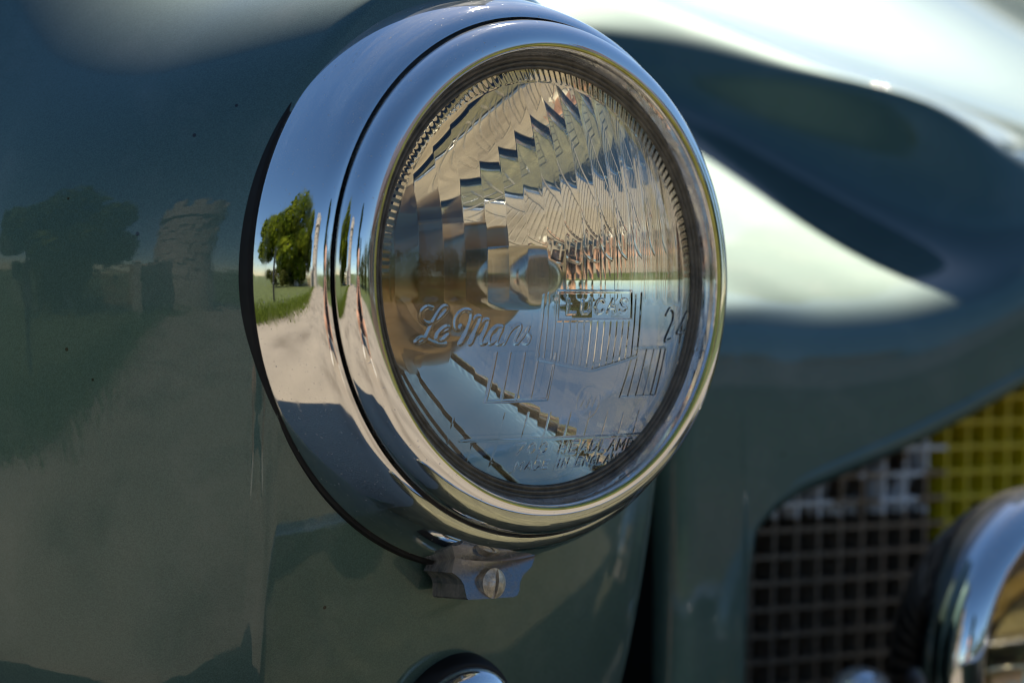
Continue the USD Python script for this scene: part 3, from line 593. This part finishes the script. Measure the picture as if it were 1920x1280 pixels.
# house ahead of the car
hp = pol(-33, 17); hr = 33 
house = thing('stone_house', 'pink stone house with slate roof ahead of the car', 'house', loc=hp, rz=-33.+66)
hx, hd, he, hrg = 6.0, 2.8, 3.2, 5.4
obj('wall', cat_(box(-hx, hx, -hd, hd, -.2, he), trimesh.convex.convex_hull(np.array([[x, y, z] for x in (-hx, hx) for y, z in ((-hd, he), (hd, he), (0, hrg-.15))]))), pink_m, house)
for s in (-1, 1):
    obj('roof_slope', trimesh.convex.convex_hull(np.array([[x, y, z] for x in (-hx-.25, hx+.25) for y, z in ((s*(hd+.3), he-.25), (s*(hd+.3), he-.12), (0, hrg), (0, hrg+.14))])), slate, house)
for x in (-4.6, 4.6): obj('chimney', box(x-.45, x+.45, -.4, .4, hrg-.6, hrg+1.0), pink_m, house)
for x in (-4.4, -1.9, 1.9, 4.4):
    for sgn in (-1, 1):
        w_ = obj('window', cat_(box(x-.55, x+.55, sgn*hd-.06, sgn*hd+.06, 1.0, 1.12), box(x-.55, x+.55, sgn*hd-.06, sgn*hd+.06, 2.4, 2.5), box(x-.55, x-.47, sgn*hd-.06, sgn*hd+.06, 1.12, 2.4), box(x+.47, x+.55, sgn*hd-.06, sgn*hd+.06, 1.12, 2.4), box(x-.03, x+.03, sgn*hd-.05, sgn*hd+.05, 1.12, 2.4)), white_p, house)
        obj('pane', box(x-.47, x+.47, sgn*hd-.02, sgn*hd+.02, 1.12, 2.4), pane_m, w_)
for sgn in (-1, 1): d_ = obj('door', box(-.5, .5, sgn*hd-.03, sgn*hd+.03, 0, 2.1), slate, house)

# grass tufts along the verge
def tufts(n, seed):
    r = np.random.default_rng(seed); vs = []; 
    k = r.integers(0, len(VERGE)-1, n); t = r.uniform(0, 1, (n, 1)); base = VERGE[k]*(1-t)+VERGE[k+1]*t
    off = r.exponential(.8, n); base = base + np.c_[-np.ones(n)*off*.8, -off*.1+r.normal(size=n)*.3]
    ok = (base[:, 1] < 6) & (base[:, 1] > -14); base = base[ok]; n = len(base)
    h = r.uniform(.03, .13, (n, 1)); ang = r.uniform(0, 2*np.pi, n); w = np.c_[np.cos(ang), np.sin(ang), 0*ang]*.012; lean = np.c_[r.normal(size=(n, 2))*.06, np.zeros(n)]
    B = np.c_[base, np.full(n, -.02)]
    v = np.stack([B-w, B+w, B+lean+np.c_[np.zeros((n, 2)), h]], 1).reshape(-1, 3)
    return trimesh.Trimesh(v, np.arange(3*n).reshape(n, 3), process=False)
obj('verge_grass', tufts(24000, 9), blade_m, kind='stuff', label='long grass along the edge of the lane')

# ------------------------------------------------------------------ the photographer
fw = V(FWD[0], FWD[1], 0); fw /= np.linalg.norm(fw); sd = V(-fw[1], fw[0], 0)
PO = CAM - FWD*.24; PO[2] = 0
def J(f, s, z): return PO + fw*f + sd*s + V(0, 0, z)
skin = simple('skin', (.58, .33, .22), .5, noise=20, amount=.1, subsurface_weight=.08)
hair_m = simple('dark_hair', (.02, .014, .012), .5, noise=120, amount=.4)
shirt_m = simple('dark_shirt', (.022, .018, .026), .85, noise=40, amount=.3)
shorts_m = simple('tan_shorts', (.05, .04, .05), .85, noise=40, amount=.2)
shoe_m = simple('white_canvas_shoe', (.68, .64, .56), .7)
cam_m = simple('camera_black', (.015, .015, .016), .4)
lens_m = simple('camera_glass', (.01, .012, .02), .05)
CZ = CAM[2]; HZ = .80
def finish(man, edge, it=12):
    q = man.refine_to_length(edge).to_mesh(); tm = trimesh.Trimesh(q.vert_properties[:, :3], q.tri_verts, process=True)
    trimesh.smoothing.filter_taubin(tm, iterations=it); return tm
def chain(*jr):
    return [hull([jr[i], jr[i+1]]) for i in range(len(jr)-1)]
head = J(-.10, 0, HZ+.09)
B = [hull([(head+V(0, 0, .03), .092), (head+fw*.03-V(0, 0, .05), .062)]), hull([(head-fw*.03-V(0, 0, .06), .055), (J(-.14, 0, HZ-.08), .06)])]
B += [hull([(head+fw*.09-V(0, 0, .0), .012), (head+fw*.112-V(0, 0, .025), .014)])]           # nose
B += [hull([(head+sd*s*.094, .02), (head+sd*s*.094-V(0, 0, .035), .014)]) for s in (-1, 1)]     # ears
B += [hull([(J(-.16, .15, HZ-.13), .06), (J(-.16, -.15, HZ-.13), .06), (J(-.22, .10, .50), .10), (J(-.22, -.10, .50), .10)]), hull([(J(-.22, .09, .50), .10), (J(-.22, -.09, .50), .10), (J(-.33, .10, .30), .11), (J(-.33, -.10, .30), .11)])]
for s in (-1, 1):
    B += chain((J(-.16, s*.17, HZ-.13), .058), (J(-.02, s*.25, HZ-.30), .045), (J(.085, s*.075, CZ-.035), .031))
    B += chain((J(-.33, s*.11, .30), .095), (J(.12, s*.34, .40), .066), (J(-.03, s*.27, .09), .045))
    B += [hull([(J(-.05, s*.27, .055), .045), (J(.15, s*.30, .04), .034)])]
    palm = hull([(J(.085, s*.075, CZ-.03), .026), (J(.10, s*.085, CZ+.02), .022)]); B += [palm]
    for q in range(4):
        z = CZ+.035-.02*q; ln = (.9, 1., .95, .8)[q]
        B += chain((J(.10, s*.085, z-.005), .0095), (J(.10+.035*ln, s*.082, z), .009), (J(.10+.045*ln, s*.058, z), .0085), (J(.10+.040*ln, s*.040, z), .008))
    B += chain((J(.085, s*.08, CZ-.03), .011), (J(.07, s*.055, CZ-.02), .010), (J(.065, s*.035, CZ-.01), .009))
body = finish(sum(B[1:], B[0]), .012, 8)
person = thing('person', 'person crouching before the headlamp in dark top, holding a black camera', 'person')
obj('body', body, skin, person, smooth=True)
obj('hair', cat_(ellipsoid(head-fw*.022+V(0, 0, .045), (.10, .10, .088)), ellipsoid(head-fw*.06-V(0, 0, .02), (.085, .085, .09))), hair_m, person, smooth=True)
for s in (-1, 1):
    ey = obj('eye', ellipsoid(head+fw*.080+sd*s*.033+V(0, 0, .012), (.013, .013, .010), 2), shoe_m, person, smooth=True)
    obj('pupil', ellipsoid(head+fw*.090+sd*s*.033+V(0, 0, .012), (.006, .006, .006), 2), hair_m, ey, smooth=True)
obj('mouth', ellipsoid(head+fw*.083-V(0, 0, .055), (.02, .02, .006), 2), simple('lips', (.35, .14, .11), .5), person, smooth=True)
sh = hull([(J(-.16, .155, HZ-.13), .072), (J(-.16, -.155, HZ-.13), .072), (J(-.22, .10, .50), .115), (J(-.22, -.10, .50), .115)]) + hull([(J(-.22, .09, .50), .115), (J(-.22, -.09, .50), .115), (J(-.33, .09, .34), .122), (J(-.33, -.09, .34), .122)])
for s in (-1, 1): sh = sh + hull([(J(-.16, s*.17, HZ-.13), .070), (J(-.09, s*.21, HZ-.215), .062)])
obj('shirt', finish(sh, .02, 6), shirt_m, person, smooth=True)
so = hull([(J(-.33, .10, .30), .122), (J(-.33, -.10, .30), .122), (J(-.30, 0, .36), .115)])
for s in (-1, 1): so = so + hull([(J(-.33, s*.11, .30), .112), (J(-.12, s*.215, .35), .094)])
obj('shorts', finish(so, .02, 6), shorts_m, person, smooth=True)
for s in (-1, 1): obj('shoe', finish(hull([(J(-.07, s*.27, .06), .055), (J(.16, s*.302, .045), .047), (J(-.06, s*.27, .11), .046)]), .02, 4), shoe_m, person, smooth=True)
cm = thing('hand_camera', 'black camera held up to the face of the crouching person', 'camera')
q0 = CAM - FWD*.03
def cpt(r, d, f): return q0 + RIGHT*r + DOWN*d + FWD*f
def obox(r0, r1, d0, d1, f0, f1): return trimesh.convex.convex_hull(np.array([cpt(r, d, f) for r in (r0, r1) for d in (d0, d1) for f in (f0, f1)]))
obj('camera_body', cat_(obox(-.07, .07, -.035, .045, -.145, -.095), obox(-.03, .03, -.06, -.035, -.140, -.095)), cam_m, cm)
obj('lens_barrel', tube([cpt(0, 0, -.096), cpt(0, 0, -.0)], .036, 40), cam_m, cm, smooth=40)
obj('front_glass', tube([cpt(0, 0, .0005), cpt(0, 0, .002)], .031, 40), lens_m, cm, smooth=40)
